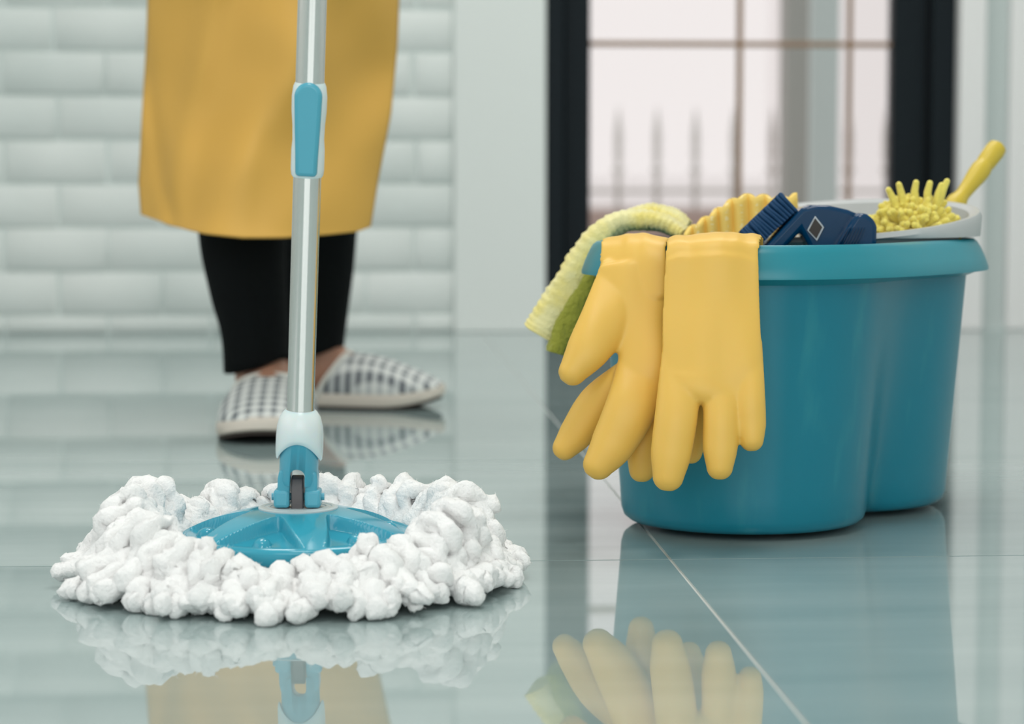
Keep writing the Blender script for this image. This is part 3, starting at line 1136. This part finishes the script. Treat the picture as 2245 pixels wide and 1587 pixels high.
def pant(pts):
    q = spline(pts, 40)
    rings = []
    for i, (x, d, z, rx, rd) in enumerate(q):
        ring = []
        for j in range(36):
            a = 2 * PI * j / 36
            w = 1 + .035 * noise.noise(Vector((x * 30 + math.cos(a) * 1.6, math.sin(a) * 1.6, z * 16)))
            ring.append(Vector((x + rx * w * math.cos(a), d + rd * w * math.sin(a), z + (.010 * math.cos(a) + .006 * math.sin(a) if i == 0 else 0))))
        rings.append(ring)
    return MB().rings(rings, False, True)


for pts in ([(-.2885, 2.558, .074, .0365, .045), (-.290, 2.556, .11, .038, .046), (-.2955, 2.552, .15, .0425, .050), (-.3005, 2.547, .215, .0485, .054), (-.303, 2.555, .33, .056, .058), (-.302, 2.575, .45, .060, .060), (-.30, 2.61, .66, .074, .07), (-.30, 2.63, .90, .095, .11)],
            [(-.2435, 2.80, .070, .0360, .045), (-.240, 2.797, .11, .0385, .046), (-.2385, 2.788, .15, .0425, .049), (-.236, 2.775, .215, .0475, .052), (-.232, 2.735, .33, .056, .06), (-.225, 2.72, .45, .062, .064), (-.20, 2.70, .66, .078, .08), (-.16, 2.67, .90, .095, .11)]):
    o = pant(pts).build('trouser_leg', M['pants'], person, base=PB, sharp=180)
    s = o.modifiers.new('thick', 'SOLIDIFY'); s.thickness = .002; s.offset = -1

# apron: a broad stiff cloth curved round the legs, hem lower in the middle
rows = [(505, 306, 812), (470, 308, 818), (400, 303, 829), (250, 311, 858), (100, 320, 872), (0, 323, 876), (-160, 322, 884), (-500, 315, 892), (-1000, 318, 880)]
hem = [(-1, 470), (-.72, 495), (-.45, 511), (-.1, 520), (.25, 520), (.62, 514), (.9, 507), (1, 497)]


def lerp_table(tab, x, k=1):
    tab = sorted(tab)
    if x <= tab[0][0]:
        return tab[0][k]
    for a, b in zip(tab, tab[1:]):
        if x <= b[0]:
            return a[k] + (b[k] - a[k]) * (x - a[0]) / (b[0] - a[0])
    return tab[-1][k]


NU, NV = 90, 70
av, af = [], []
for i in range(NU):
    u = -1 + 2 * i / (NU - 1)
    hy = lerp_table(hem, u)
    for j in range(NV):
        v = j / (NV - 1)
        py = hy + (-1000 - hy) * (v ** 1.5)
        lx, rx = lerp_table(rows, py, 1), lerp_table(rows, py, 2)
        px = (lx + rx) / 2 + u * (rx - lx) / 2
        d = 2.43 - .045 * min(1, max(0, (py - 150) / 370)) ** 1.3 + .11 * abs(u) ** 2.4 + (.05 if py < 0 else .05 * (1 - max(0, py) / 520)) * .6
        fold = .014 * math.sin(u * 5.2 + py * .004 + .6) * (0.5 + .5 * abs(u)) + .014 * math.exp(-((u + .62 + (py - 250) * .0006) / .13) ** 2) - .009 * math.exp(-((u + .80 - (py - 400) * .0008) / .07) ** 2)
        fold += .008 * math.exp(-((u - .05 + (py - 200) * .0016) / .2) ** 2)
        fold += .020 * noise.noise(Vector((u * 1.8, py * .006, 4)))
        av.append(L(px, py, d - fold))
for i in range(NU - 1):
    for j in range(NV - 1):
        af.append((i * NV + j, (i + 1) * NV + j, (i + 1) * NV + j + 1, i * NV + j + 1))
ap = mesh_obj('apron', rel(av, PB), af, M['apron'], person, sharp=180)
s = ap.modifiers.new('thick', 'SOLIDIFY'); s.thickness = .0025; s.offset = 1
ap['label'] = 'long golden yellow apron'


def slipper(base, ang, length, width, rise):
    """local frame: y from heel to toe, x across"""
    T = Matrix.Translation(Vector(base)) @ Matrix.Rotation(ang, 4, 'Z')
    root = bpy.data.objects.new('slipper', None)
    C.objects.link(root)
    root.parent = person
    root.matrix_local = Matrix.Translation(Vector(base) - PB) @ Matrix.Rotation(ang, 4, 'Z')

    def half(y):
        t = y / length
        if t < .18:
            return width * .5 * .80 * math.sqrt(max(0, 1 - ((.18 - t) / .18) ** 2)) * (.99)
        if t < .68:
            f = (t - .18) / .5
            return width * .5 * (.80 + .20 * (3 * f * f - 2 * f ** 3))
        return width * .5 * max(0, 1 - ((t - .68) / .32) ** 2.3) ** .5

    def rocker(y):
        t = y / length
        return .011 * max(0, (t - .72) / .28) ** 1.8
    ys = [length * (1 - math.cos(PI * k / 44)) / 2 for k in range(45)]
    for nm, z0, z1, mtl, gr in (('tread', 0, .004, 'solebottom', .965), ('sole', .004, .019, 'sole', 1.0)):
        rings = []
        for zz, g in ((z0, gr * .97), (z0 + .002, gr), (z1 - .004, gr * 1.01), (z1, gr * .985)):
            left = [Vector((-half(y) * g, length / 2 + (y - length / 2) * g, zz + rocker(y) + .0004)) for y in ys]
            right = [Vector((half(y) * g, length / 2 + (y - length / 2) * g, zz + rocker(y) + .0004)) for y in reversed(ys[1:-1])]
            rings.append(left + right)
        MB().rings(rings).build(nm, M[mtl], root, sharp=50)
    # upper: from the toe back to the opening
    y_open = length * .46
    nv, nu = 30, 26
    v, f = [], []
    for a in range(nv):
        t = a / (nv - 1)
        y = length * .998 - (length * .998 - y_open) * t
        h = half(y) * 1.0
        hh = rise * (1 - (1 - min(1, t * 1.02)) ** 2.1) + .002
        for b in range(nu):
            w = PI * b / (nu - 1)
            yo = y - .030 * t * t * (1 - math.sin(w)) ** 1.2
            hx = half(yo) * (1.0 if t > 0.02 else .9)
            v.append((-(hx * .985) * math.copysign(abs(math.cos(w)) ** .8, math.cos(w)), yo, .016 + rocker(yo) + hh * math.sin(w) ** .75))
    for a in range(nv - 1):
        for b in range(nu - 1):
            f.append((a * nu + b, a * nu + b + 1, (a + 1) * nu + b + 1, (a + 1) * nu + b))
    up = mesh_obj('upper', v, f, M['check'], root, sharp=180)
    sm = up.modifiers.new('thick', 'SOLIDIFY'); sm.thickness = .004; sm.offset = -1
    edge = [Vector(v[(nv - 1) * nu + b]) for b in range(nu)]
    MB().tube(edge, [.0032] * nu, None, None, 10).build('piping', M['piping'], root)
    return root


slipper((-.270, 2.612, 0), PI + .04, .235, .110, .046)
slipper((-.302, 2.815, 0), -PI / 2 - .16, .222, .100, .048)
